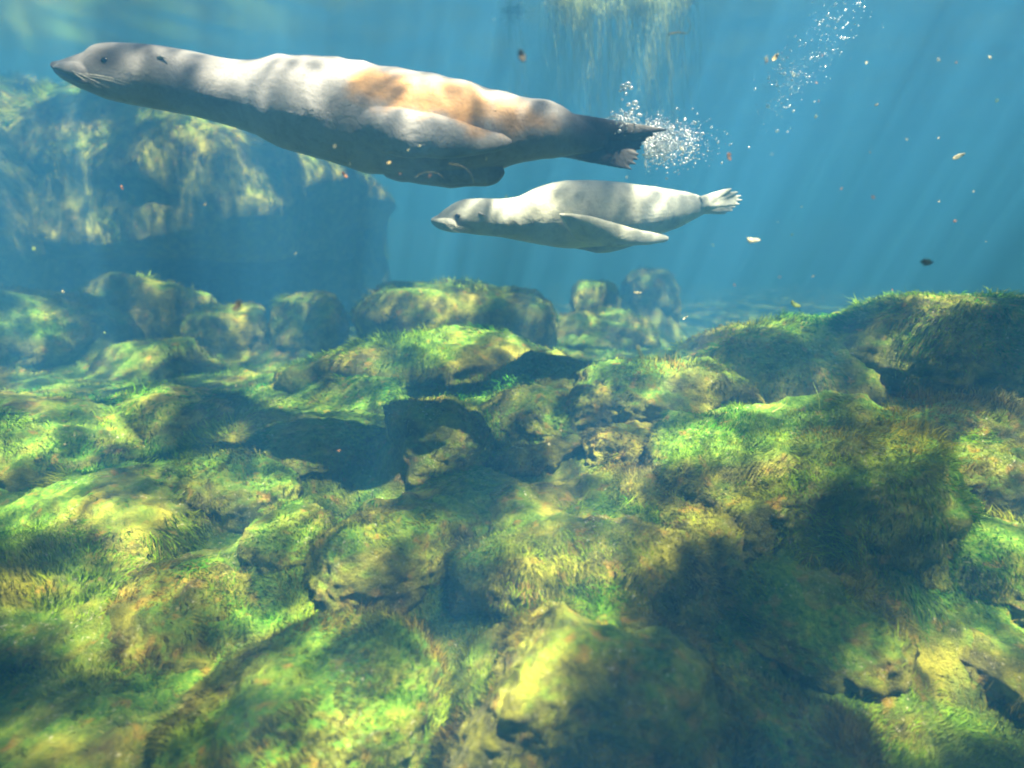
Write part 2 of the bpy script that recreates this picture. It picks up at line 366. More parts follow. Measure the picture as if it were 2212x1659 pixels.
# x0, y0 (top), x1, y1 (base) in photo pixels, distance, depth ratio, block, rotation, palette, algae length, label
BOULDERS = [
 (965,1285,1510,1760,1.40,.80,3.2,.10,'B',.020,'brown blocky boulder with a dark cleft down its side'),
 (380,1390,950,1860,1.32,.75,2.4,.5,'M',.020,'low rounded olive boulder beside the dark cleft of the brown block'),
 (990,1160,1510,1340,1.76,.55,3.2,-.1,'Y',.014,'broad ledge of pale speckled stone behind the brown block'),
 (690,1130,1030,1340,1.84,.60,3.0,.3,'Y',.014,'ledge stone overhanging a black hollow beside the brown block'),
 (1060,1005,1610,1280,2.08,.75,2.4,.2,'Y',.016,'smooth yellowish dome of rock above the speckled ledge'),
 (800,1025,1190,1240,2.18,.70,2.4,.6,'G',.024,'green tufted boulder next to the smooth yellowish dome'),
 (530,1060,800,1300,2.00,.75,2.6,.1,'M',.020,'stubby boulder with a shaded olive face at the hollow'),
 (1400,880,2000,1270,2.18,.70,2.5,-.15,'M',.022,'big boulder with long algae draped down its shaded face'),
 (1250,768,1630,960,2.95,.70,2.8,-.05,'M',.018,'rounded loaf shaped boulder behind the draped big boulder'),
 (1430,690,2060,1010,3.50,.60,2.4,.12,'G',.026,'long green backed boulder below the blue water at the bank'),
 (1760,622,2480,930,3.30,.60,2.3,-.1,'G',.030,'tall bright green mossy bank rock'),
 (1860,850,2260,1080,2.65,.55,2.8,.2,'B',.024,'brown undercut ledge below the tall mossy bank rock'),
 (770,618,1195,830,5.40,.60,2.8,.08,'F',.03,'flat topped far boulder with a steep end in the haze'),
 (1238,600,1332,760,7.20,.90,3.4,.2,'F',.03,'narrow standing stone fading into blue water'),
 (1345,585,1460,760,8.60,.90,3.2,.4,'F',.03,'faint blocky stone barely showing in blue water'),
 (1160,685,1420,800,6.20,.60,2.6,0,'F',.03,'low slab at the foot of the narrow standing stone'),
 (600,722,1200,960,3.90,.50,2.3,-.22,'G',.030,'long green crested ridge stone in front of the flat topped boulder'),
 (590,640,750,820,5.60,.80,2.8,.2,'F',.03,'rough rounded boulder in front of the dark rock wall'),
 (410,660,570,810,5.80,.80,2.8,.6,'F',.03,'pale topped boulder among the hazy rocks of the rubble slope'),
 (170,585,450,790,6.20,.70,2.4,.1,'F',.035,'hazy boulder heap top with drooping algae'),
 (-120,640,250,880,5.20,.70,2.4,.4,'F',.035,'wide hazy rock sloping down from the rock wall'),
 (210,740,500,890,4.90,.70,2.4,.2,'F',.03,'flattish hazy rock below the boulder heap top'),
 (810,870,1070,1110,2.62,.75,2.6,.25,'M',.016,'speckled boulder dome at the edge of the dark shadow'),
 (1010,848,1280,1020,2.80,.70,2.7,-.2,'Y',.016,'cracked pale stone beside the speckled dome'),
 (1210,838,1330,960,2.74,.80,2.6,.2,'Y',.014,'small round capped knob stone with pale top'),
 (1240,930,1460,1070,2.48,.70,3.0,.1,'B',.016,'dark fissured block below the knob stone'),
 (1060,930,1270,1070,2.52,.60,3.0,.3,'Y',.014,'upright pale toothed rock below the cracked stone'),
 (1050,772,1310,900,3.35,.60,2.4,.1,'G',.022,'green mound between the crested ridge and the loaf shaped boulder'),
 (540,880,880,1100,2.75,.70,2.4,.3,'G',.024,'smooth boulder lying in the broad shadow under the large sea lion'),
 (330,985,650,1160,2.40,.60,2.6,-.3,'M',.018,'low pale crusted rock on the green slope'),
 (20,1040,460,1260,2.20,.60,2.3,-.35,'G',.026,'sloping green rock beside the low pale crusted rock'),
 (-320,860,320,1130,2.85,.55,2.3,-.2,'G',.030,'wide grassy hump at the edge of the green slope'),
 (180,845,560,1020,3.20,.60,2.4,-.3,'G',.026,'olive hump with a bare brown flank on the green slope'),
 (-340,1160,350,1540,1.82,.60,2.3,-.3,'G',.030,'large blurred green boulder at the foot of the slope'),
 (200,1200,620,1490,1.78,.70,2.4,-.4,'B',.024,'dark brown boulder half hidden in slope algae'),
 (-300,1460,480,1920,1.34,.60,2.3,-.3,'M',.028,'broad olive boulder below the large blurred green one'),
 (1480,1180,1920,1500,1.74,.60,2.4,-.6,'B',.026,'brown leaning slab strewn with olive algae'),
 (1830,1120,2340,1370,1.98,.55,2.4,-.5,'M',.028,'leaning slab with sunlit edge over dark water gap'),
 (1490,1390,1860,1820,1.34,.60,2.4,-.6,'B',.026,'steep brown slab falling away beside the brown block'),
 (1900,1320,2380,1640,1.66,.50,2.4,-.6,'B',.028,'dark slanting slab at the black crevice'),
 (1980,930,2320,1160,2.40,.55,2.6,.1,'B',.024,'shaded brown rock under the undercut ledge'),
 (-900,95,350,900,9.00,.90,2.0,-.2,'F',.07,'sunlit greenish rock face of the pool wall'),
 (-60,262,850,640,10.0,.90,2.0,.1,'F',.07,'broad rock wall face hung with yellow green weed'),
 (-200,330,840,860,11.5,.35,3.0,.0,'F',.06,'dark rock buttress ending in a sharp upright edge'),
]
DOMES = []
def build_boulders():
    for i, (x0, y0, x1, y1, Y, dr, blk, rz, pal, ln, lab) in enumerate(BOULDERS):
        xm, ym = (x0+x1)/2, (y0+y1)/2
        c = at(xm, ym, Y); soft = Y < 3.6 and (x1 < 900 or x0 > 1420) and Y > 1.33; mp = m_per_px(ym, Y)
        sx = (x1-x0)/2*mp; sy = sx*dr; H = (y1-y0)/2*mp
        el = math.atan2(-c[2], Y); sv = (H**2 - (sy*math.sin(el))**2)
        sz = max(.42*sx, math.sqrt(max(sv, 0))/max(math.cos(el), .4)); sz = min(sz, 1.5*sx)
        if soft: sz = max(.32*sx, min(sz, .5*sx))
        zt = None
        if i < len(BOULDERS)-3: DOMES.append((c + np.array([0, 0, .035 if soft else 0]), sx*.97, sy*.97, sz*.93, rz))
        W, F = rock_shape((sx, sy, sz), 100+i, rz, blk, 7 if Y < 1.6 and sx > .26 and -300 < x0 and x1 < 2000 else (6 if Y < 3.9 else 5), rough=.45 if soft else 1.0, cuts=1 if soft else 4)
        V = W + c
        top = V[:,2].max()
        root = empty('boulder', (c[0], c[1], V[:,2].min()))
        tag(root, lab, 'boulder', 'algae covered boulders of the pool')
        mesh_np('stone', V, F, M_ROCK_B if pal in 'BY' else M_ROCK, root)
        wall = i >= len(BOULDERS)-3
        grow('boulder', V, F, root, Y, MIXES[pal], ln, dens=3.0 if wall else 1.0, droop=.5 if wall else .45, seed=i)
build_boulders()

# ------------------------------------------------------------------ seabed
GROUND = [(1130,735,4.0),(800,790,3.5),(560,875,3.0),(250,1005,2.45),(0,1095,2.15),(-300,1200,1.95),(300,850,3.7),(600,800,4.4),(0,860,3.5),(-300,900,3.4),
 (700,960,2.8),(500,1200,1.95),(200,1400,1.62),(0,1550,1.4),(400,1560,1.38),(-200,1400,1.6),(700,1340,1.62),(850,1300,1.72),(1000,1230,1.88),(1280,1110,2.2),(1400,1290,1.75),
 (1130,950,2.75),(1100,830,3.35),(1280,910,2.85),(880,1190,2.15),(700,1200,2.05),(1450,1150,2.1),(1650,1290,1.8),(1900,1420,1.72),(2060,1560,1.60),(2250,1450,1.75),(1750,1560,1.45),(2150,1260,2.2),
 (2040,1160,2.5),(1680,930,2.75),(1560,780,3.7),(1800,720,3.7),(2100,680,3.6),(2350,660,3.5),(1720,880,3.3),(2000,930,3.0),(2300,950,2.8),(1300,760,5.0),(900,790,5.0),(500,770,5.6),
 (200,780,5.6),(-300,780,5.4),(1400,790,4.6),(1106,1700,1.25),(1400,1700,1.28),(900,1650,1.28)]
def seabed_z(X, Y):
    A = [(*at(*g), 1) for g in GROUND] + [(-9, 9, -1.2, 1), (9, 8, -1.0, 1), (0, 9, -1.5, 1), (2.5, 7, -1.3, 1), (5, 10, -1.8, 1), (0, -2, -1.5, 1), (-6, 0, -1.4, 1), (6, 0, -1.6, 1), (0, 25, -2.2, 2), (-20, 15, -2, 2), (20, 15, -2, 2)]
    z = np.zeros(X.size); wsum = np.zeros(X.size)
    for ax, ay, az, s in A:
        w_ = 1/((X-ax)**2+(Y-ay)**2+.03)**1.6; z += w_*az; wsum += w_
    z = z/wsum - .02
    k = 12.0; acc = np.exp(k*(z+2)); P = np.stack([X, Y, np.zeros_like(X)], 1)
    for c, sx, sy, sz, rz in DOMES:                                 # weed and rubble fill the joints between the boulders
        dx, dy = X-c[0], Y-c[1]; ca, sa = math.cos(rz), math.sin(rz)
        r2 = ((dx*ca+dy*sa)/sx)**2 + ((-dx*sa+dy*ca)/sy)**2
        h = c[2] + sz*np.sqrt(np.clip(1-r2, 0, 1))*.92 - 1.2*np.maximum(np.sqrt(r2)-.93, 0)*sx - .03
        acc += np.exp(k*(np.clip(h, -6, 2)+2))
    return np.log(acc)/k - 2.02
def build_seabed():
    gx = np.sinh(np.linspace(-4.5, 4.5, 500))/math.sinh(4.5)*42
    gy = np.concatenate([np.linspace(-38, .3, 30)[:-1], .3+np.sinh(np.linspace(0, 4.3, 360))/math.sinh(4.3)*44])
    X, Y = np.meshgrid(gx, gy, indexing='ij'); x, y = X.ravel(), Y.ravel()
    z = seabed_z(x, y); P = np.stack([x, y, np.zeros_like(x)], 1)
    z = z + .03*fbm(P*1.7, 2) + .045*fbm(P*5, 3) + .018*fbm(P*15, 3, .6)
    V = np.stack([x, y, z], 1); n, m_ = X.shape; idx = np.arange(n*m_).reshape(n, m_)
    F = np.stack([idx[:-1,:-1].ravel(), idx[1:,:-1].ravel(), idx[1:,1:].ravel(), idx[:-1,1:].ravel()], 1)
    o = mesh_np('seabed', V, F, M_ROCK); tag(o, kind='structure')
    T = np.concatenate([F[:, [0,1,2]], F[:, [0,2,3]]]); cen = V[T].mean(1)
    for lo, hi, Yd, dens in ((.5, 1.6, 1.4, .8), (1.6, 2.2, 1.9, 1.0), (2.2, 2.9, 2.5, 1.1), (2.2+.7, 3.6, 3.2, 1.1), (3.6, 6.5, 4.5, 1.1)):
        sel = (cen[:,1] > lo) & (cen[:,1] <= hi) & (np.abs(cen[:,0]) < hi*1.05)
        Ts = T[sel]; u, inv = np.unique(Ts, return_inverse=True)
        a = grow('seabed', V[u], inv.reshape(-1, 3), o, Yd, MIXES['G' if Yd > 1.5 else 'M'], .026, dens, .3, seed=int(hi*10))
build_seabed()

# ------------------------------------------------------------------ sea lions
def loft(stations, seg=28):
    """stations: (centre, half axis A, half axis B) -> closed tube"""
    V, F = [], []
    th = np.linspace(0, 2*math.pi, seg, endpoint=False)
    for P, A, B in stations:
        V.append(np.asarray(P)+np.outer(np.cos(th), A)+np.outer(np.sin(th), B))
    V = np.concatenate(V); ns = len(stations)
    for i in range(ns-1):
        a = i*seg+np.arange(seg); b = i*seg+(np.arange(seg)+1) % seg
        F.append(np.stack([a, b, b+seg, a+seg], 1))
    F = np.concatenate(F); nV = len(V)
    V = np.concatenate([V, [np.asarray(stations[0][0])], [np.asarray(stations[-1][0])]])
    i = np.arange(seg); j = (i+1) % seg
    T = np.concatenate([np.stack([j, i, np.full(seg, nV)], 1), np.stack([(ns-1)*seg+i, (ns-1)*seg+j, np.full(seg, nV+1)], 1)])
    return V, F, T
def interp_stations(keys, n):
    """smooth resample rows of a key table along cumulative first-column order"""
    K = np.asarray(keys, float); t = np.linspace(0, len(K)-1, n)
    out = np.zeros((n, K.shape[1]))
    for c in range(K.shape[1]):
        y = K[:, c]; i = np.clip(np.floor(t).astype(int), 0, len(K)-2); f = t-i
        y0 = y[np.maximum(i-1, 0)]; y1 = y[i]; y2 = y[i+1]; y3 = y[np.minimum(i+2, len(K)-1)]
        out[:, c] = .5*((2*y1)+(-y0+y2)*f+(2*y0-5*y1+4*y2-y3)*f*f+(-y0+3*y1-3*y2+y3)*f**3)
    return out
def flipper(keys, n=26, seg=20):
    """keys: px, py, Y, chord angle in the picture (deg), half chord m, half thickness m, twist toward camera"""
    K = interp_stations(keys, n); st = []
    for px, py, Y, ang, ch, th, tw in K:
        a = math.radians(ang); tw = math.radians(tw)
        A = np.array([math.cos(a)*math.cos(tw), math.sin(tw), math.sin(a)*math.cos(tw)])
        ax = np.array([-math.sin(a), 0, math.cos(a)]); B = norm(np.cross(A, ax))
        st.append((at(px, py, Y), A*max(ch, .002), B*max(th, .002)))
    return loft(st, seg)
def fuse(name, pieces, voxel, smooth_it=2):
    """join the body and limbs into one continuous skin"""
    Vs, Fs, off = [], [], 0
    for V, F, T in pieces:
        Vs.append(V); Fs += [tuple(f+off) for f in F.tolist() for f in [np.array(f)]]; Fs += [tuple(np.array(f)+off) for f in T.tolist()]; off += len(V)
    me = bpy.data.meshes.new(name); me.from_pydata(np.concatenate(Vs).tolist(), [], [tuple(int(v) for v in f) for f in Fs]); me.update()
    o = bpy.data.objects.new(name, me); C.objects.link(o)
    bm = bmesh.new(); bm.from_mesh(me); bmesh.ops.recalc_face_normals(bm, faces=bm.faces); bm.to_mesh(me); bm.free()
    r = o.modifiers.new('r', 'REMESH'); r.mode = 'VOXEL'; r.voxel_size = voxel; r.use_smooth_shade = True
    s = o.modifiers.new('s', 'SMOOTH'); s.factor = .5; s.iterations = smooth_it
    dc = o.modifiers.new('d', 'DECIMATE'); dc.ratio = .4
    dg = bpy.context.evaluated_depsgraph_get(); ev = o.evaluated_get(dg); m2 = bpy.data.meshes.new_from_object(ev)
    n = len(m2.vertices); V = np.zeros(n*3); m2.vertices.foreach_get('co', V); V = V.reshape(-1, 3)
    Nn = np.zeros(n*3); m2.vertices.foreach_get('normal', Nn); Nn = Nn.reshape(-1, 3)
    F = np.array([list(p.vertices) for p in m2.polygons if len(p.vertices) == 4]); F3 = np.array([list(p.vertices) for p in m2.polygons if len(p.vertices) == 3]).reshape(-1, 3)
    bpy.data.objects.remove(o); bpy.data.meshes.remove(me); bpy.data.meshes.remove(m2)
    return V, Nn, F, F3
def seg_dist(P, poly):
    d = np.full(len(P), 1e9)
    for a, b in zip(poly[:-1], poly[1:]):
        ab = b-a; t = np.clip(((P-a)@ab)/(ab@ab), 0, 1); d = np.minimum(d, np.linalg.norm(P-(a+t[:, None]*ab), axis=1))
    return d
def body_stations(prof, Y, n):
    """prof rows: px, top py, bottom py, half width ratio, Y offset"""
    K = interp_stations(prof, n); st = []
    for px, t, b, wr, dy in K:
        p = at(px, t, Y+dy); q = at(px, b, Y+dy); h = abs(p[2]-q[2])/2
        st.append(((p+q)/2, np.array([0, wr*h, 0]), np.array([0, 0, h])))
    return st
def tube(pts, rad, seg=5):
    st = []; pts = np.asarray(pts)
    for i, p in enumerate(pts):
        d = norm(pts[min(i+1, len(pts)-1)]-pts[max(i-1, 0)]); a = norm(np.cross(d, [.3, .2, .9])); b = np.cross(d, a)
        r = rad*(1-.85*i/(len(pts)-1)); st.append((p, a*r, b*r))
    return loft(st, seg)

def hind(ax, ay, Y, tips, r0, r1, dY=0.0):
    """hind flipper: five digits fanning from the ankle, webbed"""
    out = []
    A = (ax, ay)
    for (tx, ty, yy) in tips:
        K = []
        for t in np.linspace(0, 1, 7):
            px = A[0]+(tx-A[0])*t; py = A[1]+(ty-A[1])*t
            r = r0*(1-t)+r1*t
            if t > .93: r = r1*.45
            K.append((at(px, py, Y+dY+yy*t), r))
        st = []
        for i, (p, r) in enumerate(K):
            d = norm(K[min(i+1, 6)][0]-K[max(i-1, 0)][0]); up = norm(np.cross(d, [0, 1, 0]))
            st.append((p, up*r, np.array([0, 1., 0])*max(.006, r*.5*(1-.5*i/6))))
        out.append(loft(st, 12))
    # webbing between neighbouring digits, ending short of the tips
    for (t0, t1) in zip(tips[:-1], tips[1:]):
        st = []
        for t in np.linspace(.05, .87, 8):
            p = at(A[0]+(t0[0]-A[0])*t, A[1]+(t0[1]-A[1])*t, Y+dY+t0[2]*t); q = at(A[0]+(t1[0]-A[0])*t, A[1]+(t1[1]-A[1])*t, Y+dY+t1[2]*t)
            h = (p-q)/2; st.append(((p+q)/2, h*1.05 if np.linalg.norm(h) > .006 else norm(h)*.006, np.array([0, .0062, 0])))
        out.append(loft(st, 14))
    return out

def sea_lion(label, Y, prof, n, pieces, voxel, mat, tint_fn, eyes, ears, mouth, whisk, wrinkle):
    """eyes (px, py, r); ears [(px, py, out)], r; mouth [(px, py)]; whiskers (px, py, tip offset)"""
    body = loft(body_stations(prof, Y, n), 40)
    V, Nn, F, F3 = fuse('body', [body]+pieces, voxel)
    pxy = to_px(V); P3 = np.concatenate([pxy, np.zeros((len(V), 1))], 1)
    d = seg_dist(P3, [np.array([a, b, 0.]) for a, b in mouth]); d = np.where(Nn[:,1] < .1, d, 99)
    V = V - Nn*(.007*np.exp(-(d/3.0)**2))[:, None]
    V = V + Nn*wrinkle(V)[:, None]
    def skin(px, py):
        dd = np.hypot(pxy[:,0]-px, pxy[:,1]-py); k = np.where(dd < max(4, dd.min()+1))[0]; k = k[np.argmin(V[k, 1])]; return V[k], Nn[k]
    root = empty('sea_lion', V.mean(0).tolist()); tag(root, label, 'sea lion', 'swimming sea lions')
    mesh_np('body', V, [F, F3] if len(F3) else [F], mat, root, cols=np.clip(tint_fn(V, Nn), 0, .9))
    for px, py, r in eyes:
        p, nn = skin(px, py); S, SF = ico(4); mesh_np('eye', S*r*np.array([1.15, .8, .9]) + p - nn*r*.45, SF, M_EYE, root)
    for pts, r in ears:
        P = []
        for px, py, o_ in pts: p, nn = skin(px, py); P.append(p+nn*o_)
        v, f, t = tube(P, r, 10); mesh_np('ear', v, [f, t], M_EAR, root)
    for px, py, off in whisk:
        a, nn = skin(px, py); b = a+np.asarray(off)+nn*.025
        v, f, t = tube([a-nn*.003, (a+b)/2+nn*.012, b], .0009, 4); mesh_np('whisker', v, [f, t], M_WHISK, root)
    return root
M_EAR = mat_plain('ear_skin', (.30, .29, .27), .6)

# ---- the large dark one
def big_lion():
    Y = 2.1
    prof = [(110,138,146,.7,.0),(116,133,156,.75,0),(135,130,173,.78,0),(165,121,190,.80,0),(196,111,203,.78,0),(215,98,211,.74,0),(245,93,219,.74,0),
            (290,94,228,.74,0),(350,98,240,.78,0),(420,110,255,.82,0),(490,126,273,.86,0),(545,134,291,.88,0),(590,127,310,.88,0),(650,123,335,.88,0),
            (730,128,358,.86,0),(810,140,374,.84,0),(890,154,386,.82,0),(970,170,388,.82,0),(1040,187,376,.82,0),(1100,203,360,.82,0),
            (1160,216,348,.82,0),(1205,229,340,.80,0),(1245,250,334,.74,0),(1285,264,326,.62,0),(1310,276,316,.5,0)]
    mp = m_per_px(300, Y)
    near = flipper([(770,282,2.00,-60,.06,.035,5),(840,287,1.968,-58,.085,.032,5),(910,291,1.96,-62,.078,.026,5),(980,298,1.962,-72,.058,.022,5),(1040,303,1.96,-80,.042,.017,0),(1085,305,1.965,-85,.026,.013,0),(1106,306,1.97,-85,.008,.008,0)])
    far = flipper([(820,345,2.10,-70,.06,.05,0),(900,362,2.09,-75,.06,.05,0),(970,369,2.08,-80,.056,.045,0),(1030,372,2.08,-84,.048,.035,0),(1070,372,2.08,-85,.034,.02,0),(1090,370,2.08,-85,.008,.008,0)])
    hu = hind(1225,276,Y,[(1440,281,.0),(1412,294,.01),(1398,304,.02),(1388,314,.02),(1378,324,.02)],.050,.0065,-.01)
    hl = hind(1215,308,Y,[(1386,322,-.02),(1382,333,-.03),(1380,344,-.03),(1376,355,-.03),(1366,366,-.03)],.050,.0065,.03)
    heel = flipper([(1215,292,2.0,-80,.05,.03,0),(1245,296,1.97,-80,.045,.028,0),(1285,300,1.99,-80,.03,.02,0),(1310,303,2.02,-80,.01,.01,0)])
    brow = flipper([(204,114,2.07,-80,.006,.006,0),(214,112,2.06,-80,.020,.016,0),(230,110,2.055,-80,.026,.020,0),(252,111,2.06,-80,.022,.018,0),(278,114,2.075,-80,.006,.006,0)])
    muz = flipper([(114,150,2.085,-80,.006,.006,0),(128,152,2.07,-80,.020,.012,0),(148,155,2.055,-80,.032,.018,0),(176,159,2.045,-80,.034,.020,0),(204,162,2.06,-80,.008,.008,0)])
    def tint(V, Nn):
        base = np.array([.165, .165, .165]); n1 = fbm(V*3.0, 3)
        col = base*(1+.35*n1)[:, None]
        s = np.concatenate([at(835,190,Y)[None], at(1000,215,Y)[None], at(1100,245,Y)[None], at(1190,255,Y)[None]]) + np.array([0, -.16, 0])
        dd = seg_dist(V, s); k = sstep(.125, .05, dd + .05*fbm(V*9, 3))*sstep(2.2, 2.08, V[:,1])
        col = col*(1-k[:, None]) + k[:, None]*np.array([.46, .25, .085])*(1+.4*fbm(V*12, 2))[:, None]
        x1 = at(1230, 300, Y)[0]; kf = sstep(x1-.02, x1+.10, V[:,0])                    # bare dark skin of the hind flippers
        col = col*(1-kf[:, None]) + kf[:, None]*np.array([.045, .045, .042])
        tip = at(1100, 305, 1.82); kt = sstep(.05, .02, np.linalg.norm(V-tip, axis=1)); col = col*(1-kt[:, None])+kt[:, None]*np.array([.5, .48, .42])  # pale flipper tip: sunlit look put into the tint
        eye = at(222, 122, Y); q_ = to_px(V); ke = sstep(44, 6, np.hypot((q_[:,0]-232)*.75, q_[:,1]-126) + 9*fbm(V*14, 2)); col = col*(1-.72*ke[:, None])
        sn = at(112, 142, Y); kn = sstep(.045, .02, np.linalg.norm(V-sn, axis=1)); col = col*(1-.6*kn[:, None])
        return col
    def wrinkle(V):
        x = V[:,0]; m = sstep(-.95, -.8, x)*sstep(.35, .1, x)
        return .011*m*perlin(np.stack([x*11+2.5*V[:,2], V[:,1]*3, V[:,2]*3.2], 1)) + .0015*m*ridged(V*np.array([16, 9, 6]), 2) + .003*perlin(V*6)
    mouth = [(114, 149), (140, 160), (175, 171), (205, 174)]
    eyes = [(222, 126, .0125)]
    ears = [([(344, 121, -.002), (352, 123, .006), (366, 127, .010)], .007)]
    wk = [(150+6*i, 154+(i % 3)*5, (.08+.012*i, -.01, -.03-.008*(i % 4))) for i in range(7)]
    return sea_lion('large dark grey sea lion with an orange tan patch on its back, trailing bubbles', Y, prof, 130, [near, far, muz]+hu+hl, .0042, M_FUR1, tint, eyes, ears, mouth, wk, wrinkle)
big_lion()

# ---- the small pale one
def small_lion():
    Y = 3.0
    prof = [(931,474,480,.7,0),(936,470,487,.75,0),(948,464,494,.8,0),(962,453,499,.8,0),(980,441,502,.78,0),(1005,432,504,.78,0),(1040,430,508,.80,0),(1085,430,513,.84,0),
            (1120,424,519,.88,0),(1150,410,525,.90,0),(1185,397,531,.92,0),(1225,391,535,.92,0),(1270,390,534,.92,0),(1320,393,529,.90,0),(1370,399,520,.88,0),(1420,405,508,.86,0),
            (1460,411,494,.84,0),(1490,417,480,.80,0),(1515,424,466,.74,0),(1535,430,456,.62,0),(1550,434,450,.5,0)]
    near = flipper([(1225,490,2.80,-55,.075,.045,20),(1255,494,2.755,-55,.085,.036,25),(1295,500,2.735,-62,.078,.026,25),(1340,508,2.74,-70,.055,.019,15),(1385,513,2.76,-78,.036,.014,8),(1425,515,2.78,-84,.020,.011,0),(1443,515,2.785,-85,.008,.008,0)])
    far = flipper([(1215,510,3.10,-60,.06,.04,0),(1255,520,3.12,-60,.06,.03,-10),(1300,528,3.14,-75,.045,.02,-10),(1345,528,3.16,-80,.025,.012,0),(1370,526,3.16,-80,.008,.008,0)])
    hu = hind(1515,438,Y,[(1580,408,.0),(1593,415,.01),(1601,423,.02),(1603,432,.02),(1598,441,.02)],.036,.0065,-.03)
    hl = hind(1512,446,Y,[(1572,428,.02),(1586,438,.03),(1590,447,.03),(1583,455,.03),(1568,461,.03)],.036,.0065,.06)
    muz = flipper([(938,480,2.96,-80,.014,.012,0),(952,482,2.945,-80,.026,.020,0),(970,484,2.935,-80,.028,.022,0),(985,486,2.94,-80,.014,.014,0)])
    def tint(V, Nn):
        base = np.array([.28, .30, .265]); col = base*(1+.22*fbm(V*2.6, 3))[:, None]
        s = np.stack([at(1200,430,Y), at(1300,440,Y)])+np.array([0, -.2, 0]); k = sstep(.28, .06, seg_dist(V, s))
        col = col*(1-k[:, None])+k[:, None]*np.array([.32, .33, .26])
        eye = at(987, 471, Y); q_ = to_px(V); ke = sstep(16, 4, np.hypot(q_[:,0]-988, q_[:,1]-471)); col = col*(1-.6*ke[:, None])
        for (px, py, r) in ((1065,434,.008),(1118,437,.008),(1146,441,.008),(1198,430,.009),(1188,441,.007),(1240,428,.010),(1252,436,.007),(1262,447,.012),(1268,450,.010)):
            q = at(px, py, Y); kk = sstep(r*1.6, r*.6, np.hypot(V[:,0]-q[0], V[:,2]-q[2])); col = col*(1-.3*kk[:, None])
        return col
    def wrinkle(V): return .004*perlin(np.stack([V[:,0]*8, V[:,1]*4, V[:,2]*5], 1)) + .0015*ridged(V*np.array([14, 9, 8]), 2)
    mouth = [(934, 482), (948, 488), (966, 490), (980, 489)]
    eyes = [(986, 469, .014)]
    ears = [([(1034, 461, -.002), (1040, 462, .006), (1050, 465, .010)], .007)]
    wk = [(952+4*i, 481+(i % 3)*3, (.06+.01*i, -.01, -.025-.006*(i % 3))) for i in range(6)]
    return sea_lion('smaller pale cream sea lion gliding below the large one with flipper swept back', Y, prof, 100, [near, far, muz]+hu+hl, .0042, M_FUR2, tint, eyes, ears, mouth, wk, wrinkle)
small_lion()


# ------------------------------------------------------------------ weed mat floating at the surface, strands hanging
def weed_mat():
    r = np.random.default_rng(44); c = at(1330, 20, 7.7); zt = SURF_Z-.14
    root = empty('floating_weed', (c[0], c[1], zt)); tag(root, 'pale green weed mat floating under the surface with long hanging strands', 'weed')
    m = mat_plain('pale_weed', (.38, .45, .18), .6, .5, .3, 20)
    clumps = [(1300+r.normal()*110, 7.8+r.normal()*.5, r.uniform(.2, 1.25)) for _ in range(14)] + [(1390+r.normal()*45, 7.6+r.normal()*.3, r.uniform(.5, 1.25)) for _ in range(9)]
    Vs, Fs, off = [], [], 0
    for cx, cyy, ln in clumps:
        for _ in range(18):
            p = at(cx+r.normal()*20, 10, cyy+r.normal()*.07); L = .5+1.25*ln*r.uniform(.3, 1.15); nseg = 10
            ph, am, wd = r.uniform(0, 6), r.uniform(.04, .16), r.uniform(.002, .005); ta = r.uniform(0, math.pi)
            t = np.linspace(0, 1, nseg)
            P = np.stack([p[0]+am*np.sin(ph+t*4)*t+.10*L*t, p[1]+am*np.cos(ph*1.7+t*5)*t, zt-.02-L*t], 1)
            S = np.outer(wd*(1-.8*t), [math.cos(ta), math.sin(ta), 0])
            V = np.concatenate([P-S, P+S]); i_ = np.arange(nseg-1)
            Fs.append(np.stack([i_, i_+1, i_+1+nseg, i_+nseg], 1)+off); Vs.append(V); off += 2*nseg
    o = mesh_np('strands', np.concatenate(Vs), np.concatenate(Fs), m, root); tag(o, kind='stuff')
    Vs, Fs, off = [], [], 0
    for cx, cyy, ln in clumps:                                      # matted tufts
        p = at(cx, 10, cyy); p[2] = zt-.06; n = 260
        a = p+r.normal(size=(n, 3))*np.array([.10, .10, .035]); a[:,2] = np.minimum(a[:,2], zt)
        d = norm(r.normal(size=(n, 3))*np.array([1, 1, .6])+np.array([0, 0, -.4]))*r.uniform(.04, .13, (n, 1)); sd = norm(np.cross(d, r.normal(size=(n, 3))))*.005
        e = a+d; e[:,2] = np.minimum(e[:,2], zt)
        Vs.append(np.stack([a, a+d*.5-sd, a+d*.5+sd, e], 1).reshape(-1, 3)); b_ = np.arange(n)*4+off; off += 4*n
        Fs += [np.stack([b_, b_+1, b_+2], 1), np.stack([b_+1, b_+3, b_+2], 1)]
    o = mesh_np('mat', np.concatenate(Vs), np.concatenate(Fs), m, root); tag(o, kind='stuff')
weed_mat()

